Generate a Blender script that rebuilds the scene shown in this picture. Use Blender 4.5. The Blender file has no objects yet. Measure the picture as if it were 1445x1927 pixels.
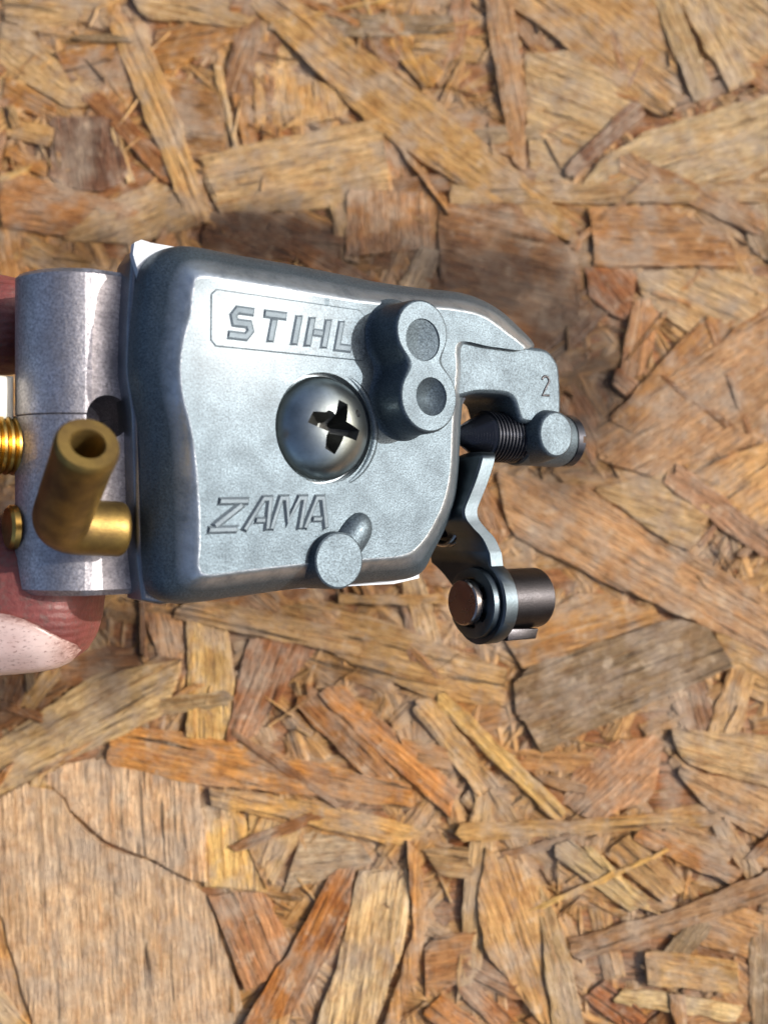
import bpy, bmesh, math, random
import numpy as np
from mathutils import Vector, Matrix, noise

random.seed(7)
R = math.radians
MM = 0.001
scene = bpy.context.scene
COL = scene.collection

# ------------------------------------------------------------------ camera frame
# "view frame" (mm): X right, Y up, Z towards the lens, origin on the front face of the carburetor cover.
D_CAM = 95.0                 # lens to cover, mm
F_PX = 1900.0                # focal length in photo pixels
CX, CY = 722.5, 963.5
BOARD_Z = -58.0              # the board lies this far behind the cover
BN = Vector((0.05, 0.20, 1.0)).normalized()      # board normal in the view frame = world up
xw = (Vector((1, 0, 0)) - BN * BN.x).normalized()
yw = BN.cross(xw)
ROT = Matrix((xw, yw, BN))                        # view -> world rotation
B0 = Vector((0, 0, BOARD_Z))
VIEW = Matrix.Translation(ROT @ (-B0) * MM) @ ROT.to_4x4()   # view frame (metres) -> world

cam_d = bpy.data.cameras.new("camera")
cam = bpy.data.objects.new("camera", cam_d)
COL.objects.link(cam)
cam.matrix_world = VIEW @ Matrix.Translation((0, 0, D_CAM * MM))
cam_d.sensor_fit = 'HORIZONTAL'
cam_d.sensor_width = 36.0
cam_d.lens = 36.0 * F_PX / 1445.0
cam_d.clip_start = 0.002
cam_d.clip_end = 50.0
cam_d.dof.use_dof = True
cam_d.dof.focus_distance = 0.0985
cam_d.dof.aperture_fstop = cam_d.lens / 1.15
scene.camera = cam

# ------------------------------------------------------------------ light
SUN_EL, SUN_AZ = R(27), R(12)       # seen from the lens: height out of the picture plane, turn above the right
SUN_V = Vector((math.cos(SUN_EL) * math.cos(SUN_AZ), math.cos(SUN_EL) * math.sin(SUN_AZ), math.sin(SUN_EL)))
SUN_W = (ROT @ SUN_V).normalized()
sun_el = math.asin(SUN_W.z)
sun_az = math.atan2(SUN_W.x, SUN_W.y)             # clockwise from +Y

world = bpy.data.worlds.new("World")
scene.world = world
world.use_nodes = True
wn = world.node_tree.nodes
wl = world.node_tree.links
wn.clear()
w_out = wn.new('ShaderNodeOutputWorld')
w_bg = wn.new('ShaderNodeBackground')
w_sky = wn.new('ShaderNodeTexSky')
w_sky.sky_type = 'NISHITA'
w_sky.sun_disc = False
w_sky.sun_elevation = sun_el
w_sky.sun_rotation = sun_az
w_sky.air_density = 0.7
w_sky.dust_density = 5.0
w_bg.inputs['Strength'].default_value = 0.15
wl.new(w_sky.outputs[0], w_bg.inputs[0])
wl.new(w_bg.outputs[0], w_out.inputs[0])

sun_d = bpy.data.lights.new("sun", 'SUN')
sun_d.energy = 3.5
sun_d.angle = R(0.53)
sun_d.color = (1.0, 0.97, 0.92)
sun = bpy.data.objects.new("sun", sun_d)
COL.objects.link(sun)
sun.location = SUN_W * 1.0
sun.rotation_euler = (-SUN_W).to_track_quat('-Z', 'Y').to_euler()

scene.view_settings.view_transform = 'Standard'
scene.view_settings.look = 'None'
scene.view_settings.gamma = 1.0
scene.view_settings.exposure = 0.42
scene.render.engine = 'CYCLES'
scene.cycles.max_bounces = 6
scene.cycles.caustics_reflective = False
scene.cycles.caustics_refractive = False

# ------------------------------------------------------------------ helpers
def lin(c):
    out = []
    for v in c[:3]:
        v = v / 255.0
        out.append(v / 12.92 if v <= 0.04045 else ((v + 0.055) / 1.055) ** 2.4)
    return tuple(out)

def tag(o, label=None, cat=None, group=None, kind=None):
    if label: o['label'] = label
    if cat: o['category'] = cat
    if group: o['group'] = group
    if kind: o['kind'] = kind
    return o

def link(name, mesh, parent=None, mat=None):
    o = bpy.data.objects.new(name, mesh)
    COL.objects.link(o)
    if parent is not None: o.parent = parent
    if mat is not None:
        mesh.materials.clear(); mesh.materials.append(mat)
    return o

def soften(me, smooth):
    me.polygons.foreach_set('use_smooth', [True] * len(me.polygons))
    me.set_sharp_from_angle(angle=R(smooth))
    at_ = me.attributes.get('sharp_edge') or me.attributes.new('sharp_edge', 'BOOLEAN', 'EDGE')
    keys = {tuple(sorted(e.vertices)): e.index for e in me.edges}
    for p in me.polygons:                      # flat caps keep a crisp rim
        if len(p.vertices) >= 8:
            for k in p.edge_keys: at_.data[keys[tuple(sorted(k))]].value = True

def build(name, verts, faces, mat, parent=None, smooth=35):
    """one mesh object; verts in mm"""
    me = bpy.data.meshes.new(name)
    me.from_pydata([(v[0] * MM, v[1] * MM, v[2] * MM) for v in verts], [], faces)
    bm = bmesh.new(); bm.from_mesh(me)
    bmesh.ops.recalc_face_normals(bm, faces=bm.faces)
    bm.to_mesh(me); bm.free()
    if smooth: soften(me, smooth)
    me.update()
    return link(name, me, parent, mat)

def boolean(o, cutters, op='DIFFERENCE', smooth=35):
    for c in cutters:
        c.parent = o.parent
        m = o.modifiers.new('b', 'BOOLEAN')
        m.operation = op; m.solver = 'EXACT'; m.object = c
        m.material_mode = 'TRANSFER'
    bpy.context.view_layer.update()
    dg = bpy.context.evaluated_depsgraph_get()
    me = bpy.data.meshes.new_from_object(o.evaluated_get(dg))
    o.modifiers.clear()
    extra = [m for c in cutters for m in c.data.materials if m]
    mats = list(o.data.materials)
    o.data = me
    if not extra:
        me.materials.clear()
        for m in mats: me.materials.append(m)
    for c in cutters: bpy.data.objects.remove(c)
    if smooth: soften(me, smooth)
    return o

def rings(rs, cap0=True, cap1=True, closed=True):
    """loft a list of equal-length rings"""
    n = len(rs[0]); V = []; F = []
    for r in rs: V += [tuple(p) for p in r]
    for i in range(len(rs) - 1):
        for k in range(n if closed else n - 1):
            a = i * n + k; b = i * n + (k + 1) % n
            F.append((a, b, b + n, a + n))
    if cap0: F.append(tuple(range(n - 1, -1, -1)))
    if cap1: F.append(tuple(range((len(rs) - 1) * n, len(rs) * n)))
    return V, F

def catmull(pts, per=8, closed=True):
    pts = [np.array(p, float) for p in pts]; n = len(pts); out = []
    rng = range(n) if closed else range(n - 1)
    for i in rng:
        if closed:
            p0, p1, p2, p3 = pts[i - 1], pts[i], pts[(i + 1) % n], pts[(i + 2) % n]
        else:
            p0, p1, p2, p3 = pts[max(i - 1, 0)], pts[i], pts[i + 1], pts[min(i + 2, n - 1)]
        for k in range(per):
            t = k / per
            out.append(0.5 * ((2 * p1) + (-p0 + p2) * t + (2 * p0 - 5 * p1 + 4 * p2 - p3) * t * t + (-p0 + 3 * p1 - 3 * p2 + p3) * t ** 3))
    if not closed: out.append(pts[-1])
    return out

def resample(poly, n, closed=True):
    P = [np.array(p, float) for p in poly]
    if closed: P = P + [P[0]]
    L = [0.0]
    for a, b in zip(P[:-1], P[1:]): L.append(L[-1] + np.linalg.norm(b - a))
    out = []
    for k in range(n):
        s = L[-1] * k / (n if closed else n - 1)
        i = max(0, min(len(P) - 2, int(np.searchsorted(L, s, side='right')) - 1))
        t = (s - L[i]) / max(L[i + 1] - L[i], 1e-9)
        out.append(P[i] * (1 - t) + P[i + 1] * t)
    return out

def tube(path, rad, n=24, caps=True):
    """sweep a circle along a path; rad a number or a list"""
    P = [Vector(p) for p in path]
    rs = rad if isinstance(rad, (list, tuple)) else [rad] * len(P)
    T = []
    for i in range(len(P)):
        a = P[max(i - 1, 0)]; b = P[min(i + 1, len(P) - 1)]
        if (b - a).length < 1e-9:
            T.append(T[-1] if T else Vector((0, 0, 1)))
        else: T.append((b - a).normalized())
    ref = Vector((0, 0, 1)) if abs(T[0].z) < 0.9 else Vector((1, 0, 0))
    N = (ref - T[0] * ref.dot(T[0])).normalized()
    RS = []
    for i, p in enumerate(P):
        N = (N - T[i] * N.dot(T[i])).normalized()
        Bv = T[i].cross(N)
        RS.append([tuple(p + (N * math.cos(2 * math.pi * k / n) + Bv * math.sin(2 * math.pi * k / n)) * rs[i]) for k in range(n)])
    return rings(RS, caps, caps)

def lathe(profile, origin, axis, n=40, cap0=True, cap1=True, ref=None):
    """profile [(distance along axis, radius)]"""
    o = Vector(origin); a = Vector(axis).normalized()
    ref = Vector(ref) if ref else (Vector((0, 1, 0)) if abs(a.y) < 0.9 else Vector((1, 0, 0)))
    N = (ref - a * ref.dot(a)).normalized(); Bv = a.cross(N)
    RS = [[tuple(o + a * s + (N * math.cos(2 * math.pi * k / n) + Bv * math.sin(2 * math.pi * k / n)) * max(r, 1e-4)) for k in range(n)] for s, r in profile]
    return rings(RS, cap0, cap1)

def prism(poly, h0, h1, bevel=0.0):
    """poly [(u,v)] extruded from h0 (back) to h1 (front) with a small chamfer at the front"""
    n = len(poly)
    if bevel <= 0:
        return rings([[(p[0], p[1], h0) for p in poly], [(p[0], p[1], h1) for p in poly]])
    off = lambda d: inset(poly, d)
    a = off(bevel * 0.3); b = off(bevel)
    return rings([[(p[0], p[1], h0) for p in poly], [(p[0], p[1], h1 - bevel) for p in poly],
                  [(p[0], p[1], h1 - bevel * 0.3) for p in a], [(p[0], p[1], h1) for p in b]])

def inset(poly, d):
    P = [np.array(p[:2], float) for p in poly]; n = len(P)
    area = sum(P[i][0] * P[(i + 1) % n][1] - P[(i + 1) % n][0] * P[i][1] for i in range(n))
    sg = 1 if area > 0 else -1
    out = []
    for i in range(n):
        e0 = P[i] - P[i - 1]; e1 = P[(i + 1) % n] - P[i]
        e0 = e0 / max(np.linalg.norm(e0), 1e-9); e1 = e1 / max(np.linalg.norm(e1), 1e-9)
        n0 = np.array((-e0[1], e0[0])) * sg; n1 = np.array((-e1[1], e1[0])) * sg
        m = n0 + n1; L = np.linalg.norm(m)
        if L < 1e-6: out.append(P[i] + n0 * d); continue
        m = m / L
        out.append(P[i] + m * d / max(m.dot(n0), 0.45))
    return [tuple(p) for p in out]

# ------------------------------------------------------------------ materials
def nodes(name):
    m = bpy.data.materials.new(name); m.use_nodes = True
    nt = m.node_tree; nt.nodes.clear()
    out = nt.nodes.new('ShaderNodeOutputMaterial')
    p = nt.nodes.new('ShaderNodeBsdfPrincipled')
    nt.links.new(p.outputs[0], out.inputs[0])
    return m, nt, p

def add_noise(nt, vec, scale, detail=3, rough=0.55, dim='3D'):
    n = nt.nodes.new('ShaderNodeTexNoise')
    n.inputs['Scale'].default_value = scale
    n.inputs['Detail'].default_value = detail
    n.inputs['Roughness'].default_value = rough
    if vec is not None: nt.links.new(vec, n.inputs['Vector'])
    return n.outputs['Fac']

def ramp(nt, fac, stops):
    r = nt.nodes.new('ShaderNodeValToRGB')
    while len(r.color_ramp.elements) < len(stops): r.color_ramp.elements.new(0.5)
    for e, (pos, c) in zip(r.color_ramp.elements, stops):
        e.position = pos
        e.color = (c, c, c, 1) if isinstance(c, (int, float)) else (c[0], c[1], c[2], 1)
    nt.links.new(fac, r.inputs[0])
    return r.outputs[0]

def mix(nt, fac, a, b, blend='MIX'):
    m = nt.nodes.new('ShaderNodeMix'); m.data_type = 'RGBA'; m.blend_type = blend
    for sock, v in ((m.inputs[0], fac), (m.inputs[6], a), (m.inputs[7], b)):
        if isinstance(v, (int, float)): sock.default_value = v
        elif isinstance(v, tuple): sock.default_value = (v[0], v[1], v[2], 1)
        else: nt.links.new(v, sock)
    return m.outputs[2]

def mth(nt, op, a, b=None, clamp=False):
    m = nt.nodes.new('ShaderNodeMath'); m.operation = op; m.use_clamp = clamp
    for sock, v in zip(m.inputs, (a, b)):
        if v is None: continue
        if isinstance(v, (int, float)): sock.default_value = v
        else: nt.links.new(v, sock)
    return m.outputs[0]

def metal(name, col, rough=0.4, metallic=1.0, grain=0.25, grain_scale=9000, blotch=0.12, bump=0.00003, tint=None, spec=0.5, rvar=0.14, wave=0.8, coat=0.0, rim_glint=None):
    m, nt, p = nodes(name)
    tc = nt.nodes.new('ShaderNodeTexCoord')
    v = tc.outputs['Object']
    f = add_noise(nt, v, grain_scale, 2, 0.6)
    b = add_noise(nt, v, 350, 4, 0.6)
    dark = tuple(c * (1 - grain) for c in col); lite = tuple(min(1, c * (1 + grain * 0.7)) for c in col)
    c1 = ramp(nt, f, [(0.3, dark), (0.7, lite)])
    c2 = mix(nt, ramp(nt, b, [(0.4, 0.0), (0.75, blotch * 4)]), c1, tint or tuple(c * 0.55 for c in col))
    if rim_glint:                                   # polished rim of the face, lightened to paint in its edge highlight: z of the part, in metres
        sp = nt.nodes.new('ShaderNodeSeparateXYZ'); nt.links.new(v, sp.inputs[0])
        zz = mth(nt, 'MULTIPLY', sp.outputs[2], 1000.0)
        up = ramp(nt, mth(nt, 'ADD', mth(nt, 'MULTIPLY', zz, 0.5), 1.0), [(0.25, 0.0), (0.80, 1.0), (0.996, 1.0), (0.9995, 0.0)])
        wm = mth(nt, 'MULTIPLY', up, ramp(nt, b, [(0.30, 0.25), (0.55, 1.0)]))
        c2 = mix(nt, wm, c2, rim_glint)
    nt.links.new(c2, p.inputs['Base Color'])
    p.inputs['Metallic'].default_value = metallic
    rr = mth(nt, 'ADD', mth(nt, 'MULTIPLY', b, rvar * 2), rough - rvar)
    if rim_glint:
        rr = mth(nt, 'SUBTRACT', rr, mth(nt, 'MULTIPLY', wm, 0.30))
    nt.links.new(rr, p.inputs['Roughness'])
    p.inputs['Coat Weight'].default_value = coat; p.inputs['Coat Roughness'].default_value = 0.2
    bp = nt.nodes.new('ShaderNodeBump'); bp.inputs['Distance'].default_value = bump
    bp.inputs['Strength'].default_value = 0.6
    f2 = add_noise(nt, v, grain_scale * 0.45, 3, 0.6)
    nt.links.new(mth(nt, 'ADD', f2, mth(nt, 'MULTIPLY', b, wave)), bp.inputs['Height'])
    nt.links.new(bp.outputs[0], p.inputs['Normal'])
    return m

CAST = dict(rough=0.57, grain=0.50, grain_scale=6500, blotch=0.06, bump=0.00008, metallic=0.86, wave=0.25, coat=0.08)
M_LETTER = metal('cast_zinc_rubbed', (0.120, 0.153, 0.178), rough=0.62, grain=0.25, metallic=0.45, blotch=0.04, wave=0.2)
M_CAST = metal('cast_zinc', (0.092, 0.122, 0.145), **CAST)
M_COVER = metal('cast_zinc_rim_glint', (0.092, 0.122, 0.145), rim_glint=(0.44, 0.49, 0.53), **CAST)
M_BODY = metal('machined_alloy', (0.48, 0.46, 0.48), rough=0.50, grain=0.40, grain_scale=4200, blotch=0.20, bump=0.00009)
M_GASKET = metal('gasket_sheet', (0.52, 0.56, 0.60), rough=0.7, metallic=0.0, grain=0.1, blotch=0.05)
M_FLANGE = metal('flange_alloy', (0.24, 0.25, 0.27), rough=0.42, grain=0.2, blotch=0.15)
M_SCREW = metal('plated_steel', (0.36, 0.41, 0.41), rough=0.30, grain=0.05, blotch=0.16, bump=0.00001, tint=(0.10, 0.12, 0.12), rvar=0.08)
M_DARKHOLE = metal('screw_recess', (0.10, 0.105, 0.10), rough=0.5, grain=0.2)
M_LEVER = metal('lever_steel', (0.062, 0.080, 0.092), rough=0.42, grain=0.12, blotch=0.22, bump=0.00002, tint=(0.10, 0.12, 0.14), rvar=0.1)
M_BLACK = metal('black_oxide', (0.030, 0.034, 0.045), rough=0.24, metallic=0.7, grain=0.1, blotch=0.05, bump=0.00001)
M_GUN = metal('gunmetal', (0.05, 0.048, 0.052), rough=0.36, grain=0.3, blotch=0.1, bump=0.00003)
M_RIVET = metal('rivet_steel', (0.34, 0.30, 0.28), rough=0.25, grain=0.08, bump=0.00001)
M_BRASS = metal('dull_brass', (0.25, 0.165, 0.046), rough=0.47, metallic=0.85, grain=0.14, blotch=0.24, bump=0.00003, tint=(0.075, 0.045, 0.02))
M_BRASS2 = metal('bright_brass', (0.50, 0.31, 0.08), rough=0.30, grain=0.06, blotch=0.08, bump=0.00001)
M_WHITE = metal('white_plastic', (0.66, 0.63, 0.52), rough=0.45, metallic=0.0, grain=0.05, blotch=0.08)
M_SPRING = metal('spring_wire', (0.30, 0.31, 0.31), rough=0.25, grain=0.05, bump=0.00001)

def wood_material(name, use_obj_color=True):
    m, nt, p = nodes(name)
    L = nt.links
    uv = nt.nodes.new('ShaderNodeUVMap'); uv.uv_map = 'grain'
    oi = nt.nodes.new('ShaderNodeObjectInfo')
    sep = nt.nodes.new('ShaderNodeSeparateXYZ'); L.new(uv.outputs[0], sep.inputs[0])
    def vec(sx, sy):
        c = nt.nodes.new('ShaderNodeCombineXYZ')
        L.new(mth(nt, 'MULTIPLY', sep.outputs[0], sx), c.inputs[0])
        L.new(mth(nt, 'MULTIPLY', sep.outputs[1], sy), c.inputs[1])
        L.new(mth(nt, 'MULTIPLY', oi.outputs['Random'], 137.0), c.inputs[2])
        return c.outputs[0]
    # uv is in millimetres: x along the grain, y across it
    fibre = add_noise(nt, vec(0.30, 3.6), 1.0, 3, 0.65)
    band = add_noise(nt, vec(0.045, 0.85), 1.0, 4, 0.6)
    fleck = add_noise(nt, vec(0.7, 2.2), 1.0, 3, 0.7)
    blot = add_noise(nt, vec(0.13, 0.16), 1.0, 4, 0.6)
    blot2 = add_noise(nt, vec(0.22, 0.30), 1.3, 4, 0.65)
    crack = add_noise(nt, vec(0.07, 1.5), 1.0, 2, 0.5)
    speck = add_noise(nt, vec(1.3, 1.9), 1.0, 2, 0.6)
    streak = add_noise(nt, vec(0.03, 1.5), 1.0, 5, 0.7)
    shade = add_noise(nt, vec(0.05, 0.12), 1.0, 3, 0.6)
    col = oi.outputs['Color']
    g = mth(nt, 'MULTIPLY', ramp(nt, fibre, [(0.35, 0.0), (0.65, 1.0)]), 0.72)
    g = mth(nt, 'ADD', g, mth(nt, 'MULTIPLY', ramp(nt, band, [(0.34, 0.0), (0.66, 1.0)]), 0.40))
    g = mth(nt, 'ADD', g, mth(nt, 'MULTIPLY', ramp(nt, fleck, [(0.35, 0.0), (0.7, 1.0)]), 0.26))
    g = mth(nt, 'ADD', g, mth(nt, 'MULTIPLY', shade, 0.5))
    g = mth(nt, 'ADD', g, 0.03)
    comb = nt.nodes.new('ShaderNodeCombineColor')
    for i, ex in enumerate((0.93, 1.0, 1.10)):       # darker grain is also redder
        L.new(mth(nt, 'POWER', g, ex), comb.inputs[i])
    c = mix(nt, 1.0, col, comb.outputs[0], 'MULTIPLY')
    # resin streaks and orange heartwood, grey weathering, pale raised fibres, cracks and dirt
    c = mix(nt, ramp(nt, streak, [(0.53, 0.0), (0.64, 0.75)]), c, mix(nt, 1.0, c, (0.74, 0.57, 0.37), 'MULTIPLY'))
    c = mix(nt, ramp(nt, blot, [(0.52, 0.0), (0.66, 0.6)]), c, mix(nt, 1.0, c, (0.86, 0.71, 0.49), 'MULTIPLY'))
    c = mix(nt, ramp(nt, blot2, [(0.52, 0.0), (0.70, 0.6)]), c, mix(nt, fleck, (0.16, 0.115, 0.08), (0.40, 0.32, 0.25)))
    c = mix(nt, ramp(nt, streak, [(0.30, 0.55), (0.40, 0.0)]), c, (0.56, 0.43, 0.28))
    c = mix(nt, ramp(nt, crack, [(0.28, 0.9), (0.37, 0.0)]), c, (0.05, 0.028, 0.014))
    c = mix(nt, ramp(nt, speck, [(0.66, 0.0), (0.74, 0.55)]), c, (0.15, 0.07, 0.025))
    # weathering that runs across neighbouring strands
    geo0 = nt.nodes.new('ShaderNodeNewGeometry')
    w1 = add_noise(nt, geo0.outputs['Position'], 130, 5, 0.62)
    w2 = add_noise(nt, geo0.outputs['Position'], 420, 4, 0.65)
    c = mix(nt, ramp(nt, w1, [(0.46, 0.0), (0.64, 0.72)]), c, mix(nt, fleck, (0.20, 0.145, 0.10), (0.50, 0.39, 0.28)))
    c = mix(nt, ramp(nt, w2, [(0.50, 0.0), (0.68, 0.6)]), c, mix(nt, 1.0, c, (0.66, 0.50, 0.34), 'MULTIPLY'))
    c = mix(nt, ramp(nt, w2, [(0.30, 0.45), (0.42, 0.0)]), c, (0.58, 0.45, 0.30))
    # soft shadow around the carburetor, painted into the wood colour, in world millimetres
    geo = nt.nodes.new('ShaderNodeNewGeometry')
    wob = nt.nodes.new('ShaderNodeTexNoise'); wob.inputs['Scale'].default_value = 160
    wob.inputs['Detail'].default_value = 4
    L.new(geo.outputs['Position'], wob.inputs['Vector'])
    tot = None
    for (sx, sy, rx, ry, amt) in SHADE_PATCHES:
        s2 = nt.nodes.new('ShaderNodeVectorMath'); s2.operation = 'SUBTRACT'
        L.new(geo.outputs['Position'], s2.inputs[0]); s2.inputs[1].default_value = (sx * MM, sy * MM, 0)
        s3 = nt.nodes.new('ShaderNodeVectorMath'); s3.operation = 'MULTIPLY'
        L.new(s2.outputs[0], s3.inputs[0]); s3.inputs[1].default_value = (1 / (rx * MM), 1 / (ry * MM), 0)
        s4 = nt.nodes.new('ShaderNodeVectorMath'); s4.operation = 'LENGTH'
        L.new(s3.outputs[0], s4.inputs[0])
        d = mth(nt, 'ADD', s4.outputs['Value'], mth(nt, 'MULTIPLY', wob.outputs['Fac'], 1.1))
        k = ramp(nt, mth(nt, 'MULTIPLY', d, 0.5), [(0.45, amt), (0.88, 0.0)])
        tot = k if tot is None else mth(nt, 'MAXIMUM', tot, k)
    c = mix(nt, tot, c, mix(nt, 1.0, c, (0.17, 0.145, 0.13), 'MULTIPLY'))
    L.new(c, p.inputs['Base Color'])
    p.inputs['Roughness'].default_value = 0.55
    p.inputs['Specular IOR Level'].default_value = 0.30
    bp = nt.nodes.new('ShaderNodeBump'); bp.inputs['Distance'].default_value = 0.00055
    bp.inputs['Strength'].default_value = 0.9
    hh = mth(nt, 'ADD', mth(nt, 'MULTIPLY', fibre, 0.8), mth(nt, 'MULTIPLY', band, 1.1))
    hh = mth(nt, 'ADD', hh, mth(nt, 'MULTIPLY', fleck, 0.7))
    hh = mth(nt, 'ADD', hh, mth(nt, 'MULTIPLY', streak, 0.8))
    hh = mth(nt, 'ADD', hh, mth(nt, 'MULTIPLY', ramp(nt, crack, [(0.27, 0.0), (0.36, 1.0)]), 0.9))
    L.new(hh, bp.inputs['Height'])
    L.new(bp.outputs[0], p.inputs['Normal'])
    return m

# ------------------------------------------------------------------ the board
def on_board(px, py):
    """photo point -> millimetres on the board's plane"""
    r = Vector(((px - CX) / F_PX, (CY - py) / F_PX, -1.0))
    o = Vector((0, 0, D_CAM))
    t = (B0 - o).dot(BN) / r.dot(BN)
    w = ROT @ (o + r * t - B0)
    return (w.x, w.y)

SHADE_PATCHES = []  # painted shade: dark patches in the board colour, most along the carburetor
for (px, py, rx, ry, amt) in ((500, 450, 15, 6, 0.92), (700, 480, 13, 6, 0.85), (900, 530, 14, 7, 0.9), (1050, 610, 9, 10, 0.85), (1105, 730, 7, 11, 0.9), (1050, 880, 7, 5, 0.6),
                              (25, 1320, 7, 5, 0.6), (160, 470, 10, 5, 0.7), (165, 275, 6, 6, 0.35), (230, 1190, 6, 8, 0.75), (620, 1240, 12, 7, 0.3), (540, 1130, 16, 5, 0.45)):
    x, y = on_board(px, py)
    SHADE_PATCHES.append((x, y, rx * 1.35, ry * 1.35, amt))
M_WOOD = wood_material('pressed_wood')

board = bpy.data.objects.new('strand_board', None)
COL.objects.link(board)
tag(board, 'rough pressed wood strand board lying under the hand-held metal carburetor', 'board')
board.empty_display_size = 0.05

def strand(poly, axis, z0, thick, col, name='strand', wav=0.10, ragged=0.9, dome=0.03, sub=True):
    """one flat wood strand: poly [(x,y) mm] on the board, grain along axis"""
    P = np.array(poly, float); a = np.array(axis, float); a = a / np.linalg.norm(a)
    b = np.array((-a[1], a[0])); c = P.mean(axis=0)
    S = (P - c) @ a; T = (P - c) @ b
    s0, s1 = S.min(), S.max()
    length = s1 - s0
    ns = max(5, min(26, int(length / 1.5))); 
    n = len(P)
    def span(s):
        ts = []
        for i in range(n):
            j = (i + 1) % n
            if (S[i] - s) * (S[j] - s) <= 0 and abs(S[i] - S[j]) > 1e-9:
                q = (s - S[i]) / (S[j] - S[i]); ts.append(T[i] + q * (T[j] - T[i]))
        return (min(ts), max(ts)) if ts else None
    width = T.max() - T.min()
    nt_ = max(3, min(12, int(width / 1.2) + 2))
    seed = random.random() * 1000
    tilt_s = random.uniform(-0.012, 0.012); tilt_t = random.uniform(-0.03, 0.03)
    V = []; UV = []; rows = []
    for i in range(ns + 1):
        s = s0 + length * (0.004 + 0.992 * i / ns)
        sp = span(s)
        if sp is None: continue
        t0, t1 = sp
        j0 = noise.noise((seed, s * 0.35, 0)) * 0.42 + noise.noise((seed, s * 1.3, 5)) * 0.2; j1 = noise.noise((seed + 50, s * 0.35, 0)) * 0.42 + noise.noise((seed + 50, s * 1.3, 5)) * 0.2
        t0 += min(j0, (t1 - t0) * .2); t1 += max(j1, -(t1 - t0) * .2)
        row = []
        for k in range(nt_ + 1):
            q = k / nt_
            q = q if k in (0, nt_) else (0.08 + 0.84 * (k - 1) / max(nt_ - 2, 1))
            t = t0 + (t1 - t0) * q
            ss = s
            if i == 0: ss += (abs(noise.noise((seed + 9, t * 0.5, 1))) * 2.2 + abs(noise.noise((seed + 9, t * 1.7, 1))) * 1.3) * ragged
            if i == ns: ss -= (abs(noise.noise((seed + 19, t * 0.5, 1))) * 2.2 + abs(noise.noise((seed + 19, t * 1.7, 1))) * 1.3) * ragged
            edge = min(q, 1 - q) * max(t1 - t0, 0.01)
            drop = dome * max(0.0, 1 - edge / 0.35) + (dome * 0.9 if i in (0, ns) else 0)
            z = z0 + tilt_s * ss + tilt_t * t + noise.noise((ss * 0.10 + seed, t * 0.16, 3)) * wav * 2 + noise.noise((ss * 0.25, t * 1.1 + seed, 7)) * wav * 0.9 - drop
            p = c + a * ss + b * t
            V.append((p[0], p[1], z)); UV.append((ss + seed, t + seed * 0.37)); row.append(len(V) - 1)
        rows.append(row)
    if len(rows) < 2: return None
    F = []
    for r0, r1 in zip(rows[:-1], rows[1:]):
        for k in range(len(r0) - 1): F.append((r0[k], r0[k + 1], r1[k + 1], r1[k]))
    rim = rows[0][::-1] + [r[0] for r in rows[1:]] + rows[-1][1:] + [r[-1] for r in rows[-2:0:-1]]
    base = len(V)
    for q in rim:
        x, y, z = V[q]
        V.append((x, y, z0 - thick)); UV.append(UV[q])
    m = len(rim)
    for k in range(m): F.append((rim[k], rim[(k + 1) % m], base + (k + 1) % m, base + k))
    ctr = Vector((c[0], c[1], z0))
    me = bpy.data.meshes.new(name)
    me.from_pydata([((v[0] - ctr.x) * MM, (v[1] - ctr.y) * MM, (v[2] - ctr.z) * MM) for v in V], [], F)
    lay = me.uv_layers.new(name='grain')
    idx = np.empty(len(me.loops), dtype=np.int32); me.loops.foreach_get('vertex_index', idx)
    lay.data.foreach_set('uv', np.array(UV, dtype=np.float32)[idx].ravel())
    bm = bmesh.new(); bm.from_mesh(me); bmesh.ops.recalc_face_normals(bm, faces=bm.faces); bm.to_mesh(me); bm.free()
    me.polygons.foreach_set('use_smooth', [True] * len(me.polygons))
    me.set_sharp_from_angle(angle=R(38))
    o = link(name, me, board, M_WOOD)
    o.location = ctr * MM
    l = lin(col); jit = random.uniform(0.93, 1.07)
    k = jit * 0.87
    o.color = (l[0] * k * 0.99, l[1] * k * 0.965, l[2] * k * 0.82, 1)
    return o

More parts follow.
